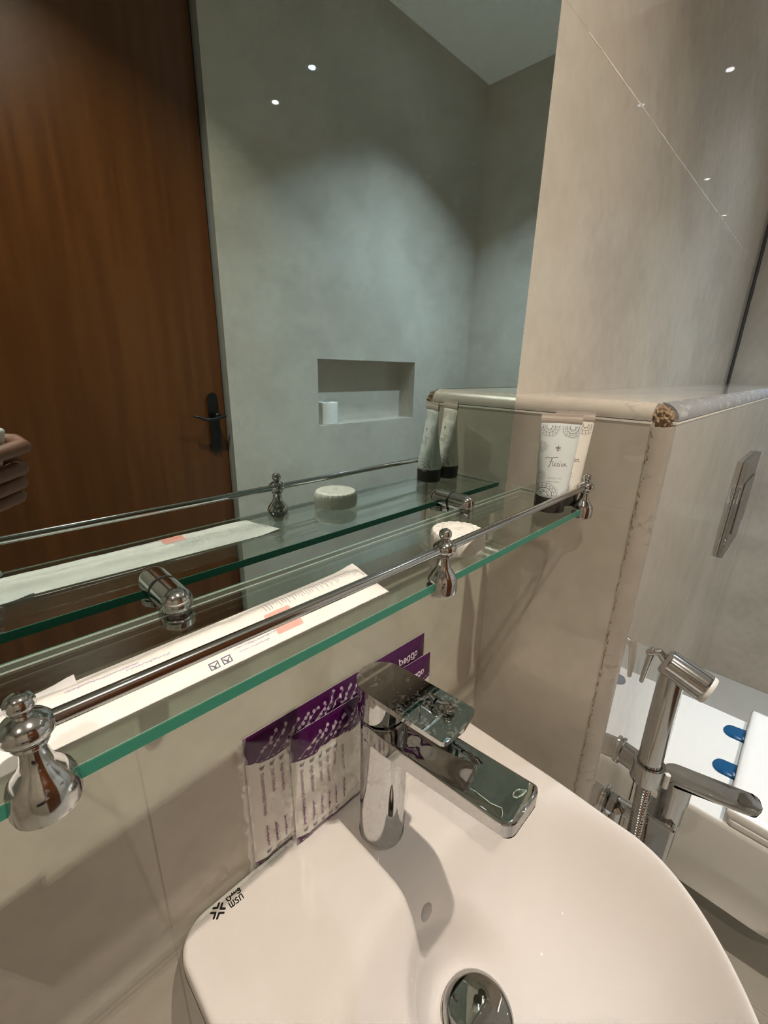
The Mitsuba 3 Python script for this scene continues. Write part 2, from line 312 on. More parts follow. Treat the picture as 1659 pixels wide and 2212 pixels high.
# ------------------------------------------------------------------ wall mirror
mk = add('wall_mirror', bx(X0 + .06, .5375, .0, .0008, -.1862, 1.20), M('mirror'), label='large frameless wall mirror behind the glass shelf', cat='mirror')
add(mk + '__glass_edge', bx(X0 + .06, .5373, .0009, .0056, -.1860, 1.1998), M('mirror_edge'))
add(mk + '__backing_board', bx(X0 + .07, .524, .0058, W - .0008, -.166, 1.18), M('backing'))

# ------------------------------------------------------------------ glass shelf
SX0, SX1, SF, SB = -.045, .5470, -.1158, -.0170
out = sbox(SX0, SF, SX1, SB)
out = out.buffer(-.030).buffer(.030, quad_segs=10).union(sbox(SX0, SB - .035, SX1, SB))
sheets = []
for z in (GT, GB):
    m = ext(out, 1.0); v = np.array(m.vertices); top = (v[m.faces][:, :, 2] > .5).all(1)
    q = tm(v * [1, 1, 0] + [0, 0, z], m.faces[top]); sheets.append(q)
shelf = 'glass_shelf'
tag(shelf, 'glass shelf with a chrome gallery rail fixed to the mirror above the basin', 'shelf')
add(shelf + '__glass_panel', cat(*sheets), M('glass'), label='clear glass plate')
ring = np.array(out.exterior.coords)
n = len(ring)
ev = np.vstack([np.c_[ring, np.full(n, GT)], np.c_[ring, np.full(n, GB)]])
ef = [q for i in range(n - 1) for q in ([i, n + i, n + i + 1], [i, n + i + 1, i + 1])]
inner = out.buffer(-.0006)
rim_s = ext(out.difference(inner), GT - GB); rim_s.apply_translation((0, 0, GB))
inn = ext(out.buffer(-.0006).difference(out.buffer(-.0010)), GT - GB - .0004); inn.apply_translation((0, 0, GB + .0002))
add(shelf + '__edge_facet', inn, M('glass_grey'), label='grey inner face of the glass edge')  # flat grey stands in for the reflection inside the glass
for za in (GT - .0013, GB + .0003):  # pale strips paint the highlight seen along the edge
    glint = ext(out.buffer(-.0010).difference(out.buffer(-.0014)), .0009); glint.apply_translation((0, 0, za))
    add(shelf + '__edge_glint', glint, M('glass_glint'), label='thin painted highlight line along the glass edge')
add(shelf + '__polished_edge', rim_s, M('glass_edge'), label='green polished edge of the glass')
PROF = [(0, -.0112), (.0098, -.0112), (.0110, -.0105), (.0115, -.0085), (.0116, -.0040), (.0113, .0000), (.0104, .0030), (.0084, .0062), (.0062, .0090), (.0050, .0120), (.0045, .0155), (.0045, .0182), (.0056, .0186), (.0061, .0194), (.0058, .0202), (.0052, .0208),
        (.0068, .0216), (.0083, .0235), (.0088, .0256), (.0084, .0277), (.0070, .0296), (.0050, .0310), (.0034, .0318), (.0030, .0325), (.0037, .0334), (.0046, .0350), (.0048, .0366), (.0045, .0382), (.0036, .0396), (.0020, .0405), (0, .0408)]
PX, PY = [-.0005, .2452, .5150], -.1139
for x in PX:
    m = lathe([(r, z + GT) for r, z in PROF], 56); m.apply_translation((x, PY, 0))
    cut = tm2man(m) - tm2man(bx(x - .02, x + .02, SF - .0002, SF + .06, GB - .0001, GT + .0001))
    pk = add(shelf + '__post', cut, M('chrome_soft'), smooth=32, label='turned chrome gallery post')
RZ = -.1262
add(shelf + '__rail', cyl((PX[0] - .004, PY, RZ), (PX[2] + .002, PY, RZ), .0033, 28), M('chrome_soft'), smooth=40, label='thin chrome gallery rail')
for x in (.0850, .4118):
    zc = -.1478
    body = m3.Manifold.batch_hull([m3.Manifold.cylinder(.006, .0103, .0103, 48).rotate((90, 0, 0)).translate((x, -.0016, zc)), m3.Manifold.sphere(.0103, 48).translate((x, -.0195, zc))])
    body = body - tm2man(bx(x - .02, x + .02, -.06, SB + .0003, GB - .02, GT + .0001))
    bk = add(shelf + '__bracket', body, M('chrome_soft'), smooth=32, label='chrome clamp holding the shelf to the mirror')
    add(bk + '__gasket', cyl((x, -.0001, zc), (x, -.0016, zc), .0106, 40), M('rubber'), smooth=40)
    add(bk + '__lower_jaw', lathe([(0, -.1640), (.0092, -.1640), (.0101, -.1633), (.0101, -.1594), (.0088, -.1588), (.0088, GB - .0001), (0, GB - .0001)], 48).apply_translation((x, -.0200, 0)), M('chrome_soft'), smooth=32)
    arm = m3.Manifold.batch_hull([m3.Manifold.cylinder(.003, .0075, .0075, 32).rotate((90, 0, 0)).translate((x, -.0016, -.1560)), m3.Manifold.cylinder(.003, .0045, .0045, 32).rotate((90, 0, 0)).translate((x, -.0100, -.1600))])
    add(bk + '__arm', arm, M('chrome_soft'), smooth=32)

# ------------------------------------------------------------------ soap on the shelf
SC, SR, SH = np.array([.3035, -.0850]), .0245, .0180
na = 160
a = np.arange(na) * 2 * np.pi / na
prof = [(0.0, SH), (.012, SH), (.0195, SH - .0002), (.0222, SH - .0012), (.0240, SH - .0038), (.0245, SH - .008), (.0244, SH - .014), (.0236, SH - .0172), (.021, SH - .018), (0, SH - .018)]
sv = []
for i, (r, z) in enumerate(prof):
    k = 0 if i in (0, 1) else (.35 if i == 2 else 1)
    pl = k * .00030 * (np.abs(np.sin(a * 21 + .8 * np.sin(a * 4))) ** 2 - .3) * (1 if r > .015 else 0)
    sv.append(np.stack([(r + pl) * np.cos(a), (r + pl) * np.sin(a), np.full(na, z) + (k * .00035 * np.sin(a * 21 + 1.2 * np.sin(a * 3)) if 2 <= i <= 4 else 0)], 1))
sv = np.vstack(sv) + [SC[0], SC[1], GT + .0001]
sf = [q for i in range(len(prof) - 1) for j in range(na) for q in ([i * na + j, (i + 1) * na + j, (i + 1) * na + (j + 1) % na], [i * na + j, (i + 1) * na + (j + 1) % na, i * na + (j + 1) % na])]
sm = trimesh.Trimesh(sv, sf, process=True); sm.update_faces(sm.nondegenerate_faces())
add('soap_bar', sm, M('soap_paper'), smooth=28, label='round hotel soap wrapped in pleated cream paper on the glass shelf', cat='soap')
flat = lambda ox, oy, oz, ang: (lambda x, y, h: S3(ox + x * math.cos(ang) - y * math.sin(ang), oy + x * math.sin(ang) + y * math.cos(ang), oz + h))
fl = flat(SC[0], SC[1], GT + SH + .0001, math.radians(-38))
tx = text('Fusion', .0024); tx.apply_translation((-.0046, .0006, 0))
g = union_all([Point(0, 0).buffer(.0140).difference(Point(0, 0).buffer(.0137)), stroke([(-.0022, -.0030), (0, -.0020), (.0022, -.0030), (0, -.0042), (-.0022, -.0030)], .0003), stroke([(0, -.0018), (0, -.0048)], .0003), stroke([(-.006, -.0008), (.006, -.0008)], .0002)] +
              [Point(.0172 * math.cos(t), .0172 * math.sin(t)).buffer(.0007).difference(Point(.0172 * math.cos(t), .0172 * math.sin(t)).buffer(.0004)) for t in np.arange(0, 6.28, .55)])
add('soap_bar__print', cat(decal(tx, fl, 0), decal(g, fl, .004)), M('ink_tube'), kind='stuff')

# ------------------------------------------------------------------ two cosmetic tubes
def script_word(h):
    """the word Fusion as a brush script, capital height h, from x = 0"""
    s = []
    s.append(stroke([(-.35, .80), (-.15, .93), (.15, .88), (.55, .96), (.95, 1.0)], .07))            # F bar
    s.append(stroke([(.38, .90), (.30, .55), (.22, .2), (.10, -.12)], .09))                           # F stem
    s.append(stroke([(.10, .47), (.30, .50), (.52, .52)], .05))
    s.append(stroke([(.50, .38), (.47, .12), (.56, .02), (.68, .12), (.74, .38), (.73, .10), (.82, .03)], .07))   # u
    s.append(stroke([(1.10, .40), (.98, .38), (.95, .28), (1.08, .18), (1.06, .04), (.90, .05)], .07))          # s
    s.append(stroke([(1.24, .36), (1.20, .08), (1.30, .04)], .07)); s.append(Point(1.27, .54).buffer(.05))      # i
    s.append(stroke([(1.52, .36), (1.40, .22), (1.46, .05), (1.60, .10), (1.62, .30), (1.52, .36)], .07))       # o
    s.append(stroke([(1.74, .36), (1.72, .05), (1.76, .28), (1.88, .36), (1.92, .06), (2.02, .08)], .07))       # n
    return affinity.scale(union_all(s), h, h, origin=(0, 0))
def squiggle(seed, w, h):
    """a line of small connected lettering too fine to read"""
    r = np.random.default_rng(seed)
    s, x = [], 0
    while x < w:
        n = r.uniform(.5, 1.3) * h
        s.append(stroke([(x, 0), (x + n * .2, h * r.uniform(.1, .9)), (x + n * .5, h * r.uniform(0, .4)), (x + n * .8, h * r.uniform(.2, 1)), (x + n, 0)], h * .16))
        if r.random() < .6: s.append(Point(x + n * .5, h * (1.25 if r.random() < .6 else -.4)).buffer(h * .12))
        x += n * (1.0 if r.random() < .7 else 1.25)
    return union_all(s)
def cosmetic_tube(key, x, y, ang, body, words, label, hgt=.1085):
    d = np.array([math.cos(ang), math.sin(ang), 0]); nn = np.array([-d[1], d[0], 0])
    if nn @ np.array([-.9, -.5, 0]) < 0: nn = -nn
    capz, sh, R, wt = .0170, .0190, .0168, .0212
    def dims(z):
        t = np.clip((z - sh) / (hgt - .010 - sh), 0, 1)
        return R + (wt - R) * t, R * (1 - t) ** .9 + .0007
    zs = np.concatenate([[sh - .0015], np.linspace(sh, hgt - .010, 26)])
    na = 72
    a = np.arange(na) * 2 * np.pi / na
    v = []
    for z in zs:
        A, b = dims(z)
        if z < sh: A, b = A - .001, b - .001
        v.append(np.array([x, y, GT]) + A * np.cos(a)[:, None] * d + b * np.sin(a)[:, None] * nn + [0, 0, z])
    nz = len(zs)
    v = np.vstack(v)
    f = [q for i in range(nz - 1) for j in range(na) for q in ([i * na + j, i * na + (j + 1) % na, (i + 1) * na + (j + 1) % na], [i * na + j, (i + 1) * na + (j + 1) % na, (i + 1) * na + j])]
    m = trimesh.Trimesh(v, f, process=False)
    o = np.array([x, y, GT])
    add(key + '__body', m, body, smooth=True)
    cr = np.array(bx(-wt, wt, -.0009, .0009, hgt - .0105, hgt).vertices)
    crm = bx(-wt, wt, -.0009, .0009, hgt - .0105, hgt); crm = crm.subdivide().subdivide()
    q = np.array(crm.vertices)
    crm.vertices = o + q[:, :1] * d + (q[:, 1:2] * (1 + .25 * np.sign(np.sin(q[:, 2:3] * 4200)))) * nn + [0, 0, 1] * q[:, 2:3]
    add(key + '__crimped_end', crm, M('crimp'))
    add(key + '__cap', lathe([(0, .0002), (.0158, .0002), (.0166, .001), (.0171, .0160), (.0164, capz), (0, capz + .0006)], 48).apply_translation(o), M('cap'), smooth=35)
    def on(xx, yy, h):
        A, b = dims(yy)
        k = np.sqrt(np.clip(1 - (xx / A) ** 2, .0, 1))
        return o + xx[:, None] * d * sgn + (b * k + h)[:, None] * nn + yy[:, None] * [0, 0, 1]
    right = np.cross(-nn, [0, 0, 1.0])     # reading direction seen from the front
    sgn = 1.0 if right @ d > 0 else -1.0
    lab = Polygon([(-.0160, sh + .001), (.0160, sh + .001), (.0196, hgt - .0125), (-.0196, hgt - .0125)])
    g = []
    for c, s, sc in (((-.0115, hgt - .014), 1, 1.0), ((.0125, hgt - .014), -1, 1.0), ((-.0085, sh + .002), 1, 1.25), ((.0165, sh + .0), -1, .8), ((-.0170, hgt - .036), 1, .55), ((-.0150, sh + .022), 1, .5)):
        p = Point(*c)
        for r0, w in ((.0025, .0006), (.0042, .0003), (.0058, .0007), (.0078, .0003), (.0098, .0005), (.0112, .00025)):
            g.append(p.buffer((r0 + w) * sc).difference(p.buffer(r0 * sc)))
        for r0, k in ((.0034, 7), (.0068, 13), (.0088, 17)):
            for t in np.arange(k) * 2 * math.pi / k:
                g.append(affinity.rotate(sbox(-.0005 * sc, -.00022 * sc, .0005 * sc, .00022 * sc), math.degrees(t)).__class__([(px + c[0] + r0 * sc * math.cos(t), py + c[1] + r0 * sc * math.sin(t)) for px, py in affinity.rotate(sbox(-.0007 * sc, -.0003 * sc, .0007 * sc, .0003 * sc), math.degrees(t), origin=(0, 0)).exterior.coords]))
    g = union_all(g).intersection(lab)
    leaf = [affinity.rotate(Polygon([(0, 0), (.0010, .0014), (0, .0036), (-.0010, .0014)]), t, origin=(0, 0)) for t in (0, 62, -62, 180)]
    orn = affinity.translate(union_all(leaf + [stroke([(-.0035, -.0012), (.0035, -.0012)], .0003)]), 0, hgt * .66)
    wd = affinity.translate(script_word(.0098), -.0085, hgt * .485)
    tx = text(words, .0017); tx.apply_translation((-tx.bounds[1][0] / 2, hgt * .36, 0))
    ar = affinity.translate(squiggle(5, .0125, .0015), -.0066, hgt * .328)
    add(key + '__print', cat(decal(g, on), decal(union_all([orn, wd, ar]), on), decal(tx, on)), M('ink_tube'), kind='stuff', label='grey script lettering and paisley ornament')
tag('cosmetic_tube', 'pale blue white cosmetic tube with dark cap, the front one of two on the shelf', 'tube', 'cosmetic tubes at the right end of the shelf')
cosmetic_tube('cosmetic_tube', .4775, -.0895, math.radians(119), M('tube_cool'), 'SHOWER GEL', '')
tag('cosmetic_tube_001', 'cream white cosmetic tube with dark cap, half hidden behind the bluish tube', 'tube', 'cosmetic tubes at the right end of the shelf')
cosmetic_tube('cosmetic_tube_001', .5165, -.0880, math.radians(116), M('tube_cream'), 'SHAMPOO', '')

# ------------------------------------------------------------------ paper packets lying on the shelf
def packet(corners, hgt, seed, base, nu=90, nv=24):
    """a flat paper sleeve over the four corners (back-left, back-right, front-right, front-left); returns the mesh and a function (s along, t from back to front, h) on its top"""
    c = [np.array(q, float) for q in corners]
    def xy(s, t): return (c[0] * (1 - s)[..., None] + c[1] * s[..., None]) * (1 - t)[..., None] + (c[3] * (1 - s)[..., None] + c[2] * s[..., None]) * t[..., None]
    def zz(s, t):
        e = np.clip(np.minimum(s, 1 - s) * 14, 0, 1) ** .7
        ridge = np.exp(-((t - .32) / .16) ** 2) * .75 + np.exp(-((t - .78) / .10) ** 2) * .35
        n = meshkit.fbm(np.stack([s * 9, t * 2.5, np.full_like(s, seed)], -1), 3, seed) - .5
        return base + .0007 + (hgt * np.sin(np.pi * np.clip(t, 0, 1)) ** .55 * (.35 + .65 * ridge) + .0020 * n) * e * np.clip(np.minimum(t, 1 - t) * 12, 0, 1) ** .5 + .0022 * (np.exp(-((1 - s) / .05) ** 2)) * np.clip(1.3 - 2 * t, 0, 1)
    P = lambda s, t, h=0: np.concatenate([xy(s, t), (zz(s, t) + h)[..., None]], -1)
    top = grid(nu, nv, lambda u, v: P(u, v))
    bot = grid(nu, nv, lambda u, v: np.concatenate([xy(u, v), np.full(u.shape + (1,), base + .0001)], -1)); bot.invert()
    u = np.linspace(0, 1, nu); w = np.linspace(0, 1, nv)
    edge = []
    for s, t in ((u, u * 0), (u, u * 0 + 1), (w * 0, w), (w * 0 + 1, w)):
        e0 = P(s, t); e1 = np.concatenate([xy(s, t), np.full((len(s), 1), base + .0001)], -1)
        v = np.vstack([e0, e1]); k = len(s)
        edge.append(tm(v, [q for i in range(k - 1) for q in ([i, i + 1, k + i + 1], [i, k + i + 1, k + i])]))
    return cat(top, bot, *edge), P
def on_packet(P, length, width): return lambda x, y, h: P(np.clip(x / length, 0, 1), np.clip(y / width, 0, 1), h + .0001)
pm, P1 = packet([(-.032, -.0610), (.2085, -.0525), (.2000, -.1022), (-.030, -.1016)], .0085, 3, GT + .0002)
add('toothbrush_packet', pm, M('paper'), smooth=40, label='long white paper packet with a red square lying along the glass shelf', cat='packet', group='paper packets on the glass shelf')
f1 = on_packet(P1, .236, .047)
X = lambda x: (x + .031)      # along the packet from its left end
teeth = union_all([stroke([(X(.118) + i * .0021 + random.uniform(-.0003, .0003), .010 + random.uniform(-.0012, .0012)), (X(.118) + i * .0021 + .001, .0185 + random.uniform(-.002, .002))], .00045) for i in range(40)])
add('toothbrush_packet__comb_print', decal(teeth, f1), M('ink_grey'), kind='stuff', label='fine grey comb-like lines')
add('toothbrush_packet__red_square', decal(sbox(X(.1165), .0225, X(.1325), .0405).buffer(.001), f1), M('ink_red'), label='soft red square')
ic = []
for k in range(2):
    o = X(.0735) + k * .0070
    ic += [sbox(o, .0395, o + .0052, .0440).difference(sbox(o + .0006, .0401, o + .0046, .0434)), stroke([(o + .001, .0410), (o + .0026, .0425), (o + .0042, .0410)], .0006), Point(o + .0026, .0428).buffer(.0007)]
add('toothbrush_packet__icon_print', decal(union_all(ic), f1), M('ink_dark'), kind='stuff', label='two small square symbols')
ln = union_all([affinity.translate(squiggle(20 + i, w, .0013), X(x0), y0) for i, (x0, w, y0) in enumerate([(.090, .024, .0350), (.089, .026, .0378), (.091, .018, .0405), (.040, .02, .019), (.015, .03, .017)])])
add('toothbrush_packet__line_print', decal(ln, f1), M('ink_lilac'), kind='stuff', label='lines of tiny lilac lettering')
pm, P2 = packet([(-.145, -.0640), (.0215, -.0570), (.0190, -.1008), (-.145, -.1015)], .0016, 9, GT + .0001, 60, 20)
pm.apply_translation((0, .0009, 0))
add('paper_packet', pm, M('paper_cool'), smooth=40, label='white paper packet under the left end of the longer packet with the red square', cat='packet', group='paper packets on the glass shelf')

# ------------------------------------------------------------------ wash basin
BXc, BHW, BYB, BYS, BYF = .2635, .2105, W - .0005, -.240, -.405
def outline(n=360, off=0.0):
    pts = []
    r = .030
    hw = BHW - off
    for t in np.linspace(0, math.pi, n // 2 + 1): pts.append((BXc + hw * math.cos(t), BYS - (BYS - BYF - off) * math.sin(t)))     # right, front, left
    for t in np.linspace(math.pi, math.pi / 2, 14): pts.append((BXc - hw + r + r * math.cos(t), BYB - r + r * math.sin(t)))
    for t in np.linspace(math.pi / 2, 0, 14): pts.append((BXc + hw - r + r * math.cos(t), BYB - r + r * math.sin(t)))
    p = LineString(pts + pts[:1])
    q = np.array([p.interpolate(s, normalized=True).coords[0] for s in np.linspace(0, 1, n, endpoint=False)])
    return q
BC = np.array([BXc, -.205])
def bowl(x, y):
    dx, dyy = np.abs(x - BXc) / .2005, np.where(y > -.245, (y + .245) / .140, (-.245 - y) / .152)
    u = (dx ** 2.5 + np.abs(dyy) ** 2.5) ** (1 / 2.5)
    e = 1 - u
    s = .040
    e = s * np.log1p(np.exp(np.clip(e / s, -50, 50)))           # soft edge of the bowl
    uu = np.clip(1 - e, 0, 1)
    z = -.108 * (1 - uu ** 2.9)
    k = np.clip((.075 - np.hypot(x - .2530, y + .1889)) / .036, 0, 1)
    k = k * k * (3 - 2 * k)
    return z * (1 - k) - .1045 * k
N = 360
q0 = outline(N)
rings, zz = [], []
ts = np.concatenate([[0, .004, .010, .018, .028], np.linspace(.04, 1, 84)[:-1]])
er = .0065
for t in ts:
    p = q0 * (1 - t) + BC * t
    z = bowl(p[:, 0], p[:, 1])
    dist = t * np.linalg.norm(q0 - BC, axis=1)
    z = z - (er - np.sqrt(np.clip(er ** 2 - np.clip(er - dist, 0, er) ** 2, 0, None)))
    rings.append(np.c_[p, RIM + z])
top = np.vstack(rings)
low = []
for k, (o, dz) in enumerate([(.0, -er - .012), (.004, -.045), (.018, -.085), (.045, -.125), (.085, -.150)]):
    p = outline(N, 0) * 1.0
    sc = 1 - o / BHW
    p = np.c_[BXc + (p[:, 0] - BXc) * sc, BYB + (p[:, 1] - BYB) * sc]
    low.append(np.c_[p, np.full(N, RIM + dz)])
V = np.vstack([top] + [[[*BC, RIM + bowl(BC[:1], BC[1:])[0]]]] + low + [[[BXc, -.15, RIM - .152]]])
nr = len(ts)
F = []
for i in range(nr - 1):
    for j in range(N):
        k = (j + 1) % N
        F += [[i * N + j, (i + 1) * N + k, (i + 1) * N + j], [i * N + j, i * N + k, (i + 1) * N + k]]
ctr = nr * N
for j in range(N): F.append([(nr - 1) * N + j, (nr - 1) * N + (j + 1) % N, ctr])
b0 = ctr + 1
chain = [0] + [b0 + i * N for i in range(len(low))]
for a0, c0 in zip(chain[:-1], chain[1:]):
    for j in range(N):
        k = (j + 1) % N
        F += [[a0 + j, c0 + j, c0 + k], [a0 + j, c0 + k, a0 + k]]
for j in range(N): F.append([chain[-1] + j, len(V) - 1, chain[-1] + (j + 1) % N])
bm = trimesh.Trimesh(V, F, process=True); bm.fix_normals()
OV = np.array([.2532, -.1192, RIM - .0299])
basin = tm2man(bm)
if basin.status() == m3.Error.NoError:
    basin = basin - tm2man(cyl(OV + [0, -.03, 0], OV + [0, .060, -.012], .0085, 40))
bk = add('wash_basin', basin, M('ceramic'), smooth=35, label='white glossy ceramic wash basin with a rounded front below the mirror', cat='basin')
# printed maker's mark on the rim
fl = flat(0, 0, RIM + .0001, 0.0)
mm = lambda lines, w: [stroke([(x / 1000, y / 1000) for x, y in l], w) for l in lines]
g = mm([[(96.6, 18.2), (93.7, 15.8), (90.7, 18.2)], [(98.9, 16.0), (95.6, 13.1), (98.6, 10.1)], [(87.5, 15.9), (90.6, 13.1), (87.3, 10.0)], [(96.2, 7.7), (92.9, 10.5), (89.6, 7.7)]], .0019)
g += mm([[(116.9, 16.95), (115.2, 17.2), (114.6, 15.8), (115.9, 15.0), (117.05, 16.2), (116.8, 13.3), (115.6, 12.5), (113.8, 13.5)], [(113.6, 16.9), (113.2, 15.6), (111.7, 15.8), (111.6, 17.3), (111.1, 15.6), (109.7, 16.0), (109.5, 17.8), (108.9, 15.8), (107.2, 16.2)],
         [(106.7, 16.9), (106.8, 14.3), (105.8, 13.2), (104.1, 13.7), (103.3, 16.1), (103.5, 17.5)]], .0011) + [Point(.1051, .0172).buffer(.0007)]
g += mm([[(103.4, 11.6), (103.4, 7.4), (103.9, 6.6), (106.9, 6.4), (107.5, 7.0), (107.6, 11.4)], [(105.45, 11.4), (105.4, 6.8)], [(111.8, 10.7), (110.2, 11.2), (109.2, 10.2), (109.7, 9.2), (111.1, 8.2), (111.4, 6.7), (110.5, 5.8), (108.7, 6.4)], [(113.2, 6.0), (113.4, 10.3), (114.0, 10.9), (115.6, 10.8), (116.1, 10.1), (116.0, 5.7)]], .0010)
wsn = union_all(g)
add(bk + '__maker_mark', decal(wsn, fl, .004), M('ink_black'), label='black printed woven-cross emblem with WSN lettering')
# pop-up waste
DC = np.array([.2530, -.1889, RIM - .1045])
wk = 'drain_plug'
tag(wk, 'round chrome pop-up drain plug at the bottom of the white basin', 'drain')
add(wk + '__flange', lathe([(0, -.003), (.0345, -.003), (.0360, .0), (.0350, .0018), (.0310, .0024), (0, .0008)], 64).apply_translation(DC), M('chrome'), smooth=35)
add(wk + '__cap', lathe([(0, .0016), (.0300, .0016), (.0330, .0030), (.0347, .0065), (.0343, .0090), (.0325, .0108), (.0280, .0117), (.0150, .0124), (0, .0126)], 72).apply_translation(DC), M('chrome'), smooth=35)

# ------------------------------------------------------------------ basin mixer
FX, FY, FR = .2645, -.0400, .0250
tag('basin_faucet', 'chrome single-lever mixer tap with a flat spout standing on the basin rim', 'tap')
add('basin_faucet__body', lathe([(0, .0001), (FR + .0006, .0001), (FR + .0008, .0015), (FR, .0030), (FR, .1625), (FR - .0010, .1640), (0, .1640)], 72).apply_translation((FX, FY, RIM)), M('chrome_spotted'), smooth=35)
S0, S1 = RIM + .1430, RIM + .1635       # underside and top of the spout at the body
sec = m3.CrossSection([[(-.0252, 0), (.0252, 0), (.0252, .0205), (-.0252, .0205)]]).offset(-.0035, m3.JoinType.Round).offset(.0035, m3.JoinType.Round, 2, 24)
ye = -.1980
lng = FY - ye
sl = m3.Manifold.extrude(sec, lng, 30).rotate((90, 0, 0)).translate((FX, FY, S0))      # runs toward -y
foot = m3.Manifold.batch_hull([m3.Manifold.cylinder(.06, .0252, .0252, 64).translate((FX, FY, S0 - .02)), m3.Manifold.cylinder(.06, .0100, .0100, 48).translate((FX - .0152, ye + .010, S0 - .02)), m3.Manifold.cylinder(.06, .0100, .0100, 48).translate((FX + .0152, ye + .010, S0 - .02)), m3.Manifold.cylinder(.06, .004, .004, 32).translate((FX, ye + .0035, S0 - .02))])
sl = (m3.Manifold.batch_hull([sl, m3.Manifold.cylinder(.0205, .0252, .0252, 64).translate((FX, FY, S0))])) ^ foot
def spout_warp(v):
    t = np.clip((FY - .02 - v[:, 1]) / (FY - .02 - ye), 0, 1)
    up = (v[:, 2] - S0) / .0205
    v = v.copy()
    dish = np.clip(1 - (np.abs(v[:, 0] - FX) / .0225) ** 4, 0, 1) * np.clip((v[:, 1] - ye - .006) / .012, 0, 1) * np.clip((FY - .03 - v[:, 1]) / .02, 0, 1)
    v[:, 2] += .0150 * t - .0012 * dish * (up > .8)
    v[:, 2] += .0055 * t * (1 - up)
    return v
sm_ = man2tm(sl.refine_to_length(.003)); sm_.vertices = spout_warp(np.array(sm_.vertices))
add('basin_faucet__spout', sm_, M('chrome'), smooth=35, label='flat chrome spout')
add('basin_faucet__aerator', cyl((FX, ye + .020, S0 + .0210), (FX, ye + .020, S0 + .0110), .0115, 36, bevel=.001), M('brushed'), smooth=40)
HZ0, HZ1 = RIM + .1655, RIM + .2040
HXc, HYc = FX + .002, FY + .006
skirt = m3.Manifold.cylinder(HZ1 - HZ0, .0252, .0262, 72).translate((HXc, HYc - .003, HZ0))
hy = -.1325
sc2 = 48
plate = m3.Manifold.batch_hull([m3.Manifold.cylinder(.0075, .0262, .0268, 72).translate((HXc, HYc - .003, HZ1 - .0075))] + [m3.Manifold.cylinder(.0050, .0055, .0058, 32).translate((HXc + sx * .0212, hy + .0085, HZ1 - .0050)) for sx in (-1, 1)] + [m3.Manifold.cylinder(.0050, .004, .004, 32).translate((HXc, hy + .0040, HZ1 - .0050))])
hand_le = (plate + skirt).translate((-HXc, -HYc, 0)).rotate((0, 0, 4.0)).translate((HXc - .0015, HYc + .002, 0))
add('basin_faucet__handle', hand_le, M('chrome_spotted'), smooth=30, label='chrome lever handle with a flat tongue')

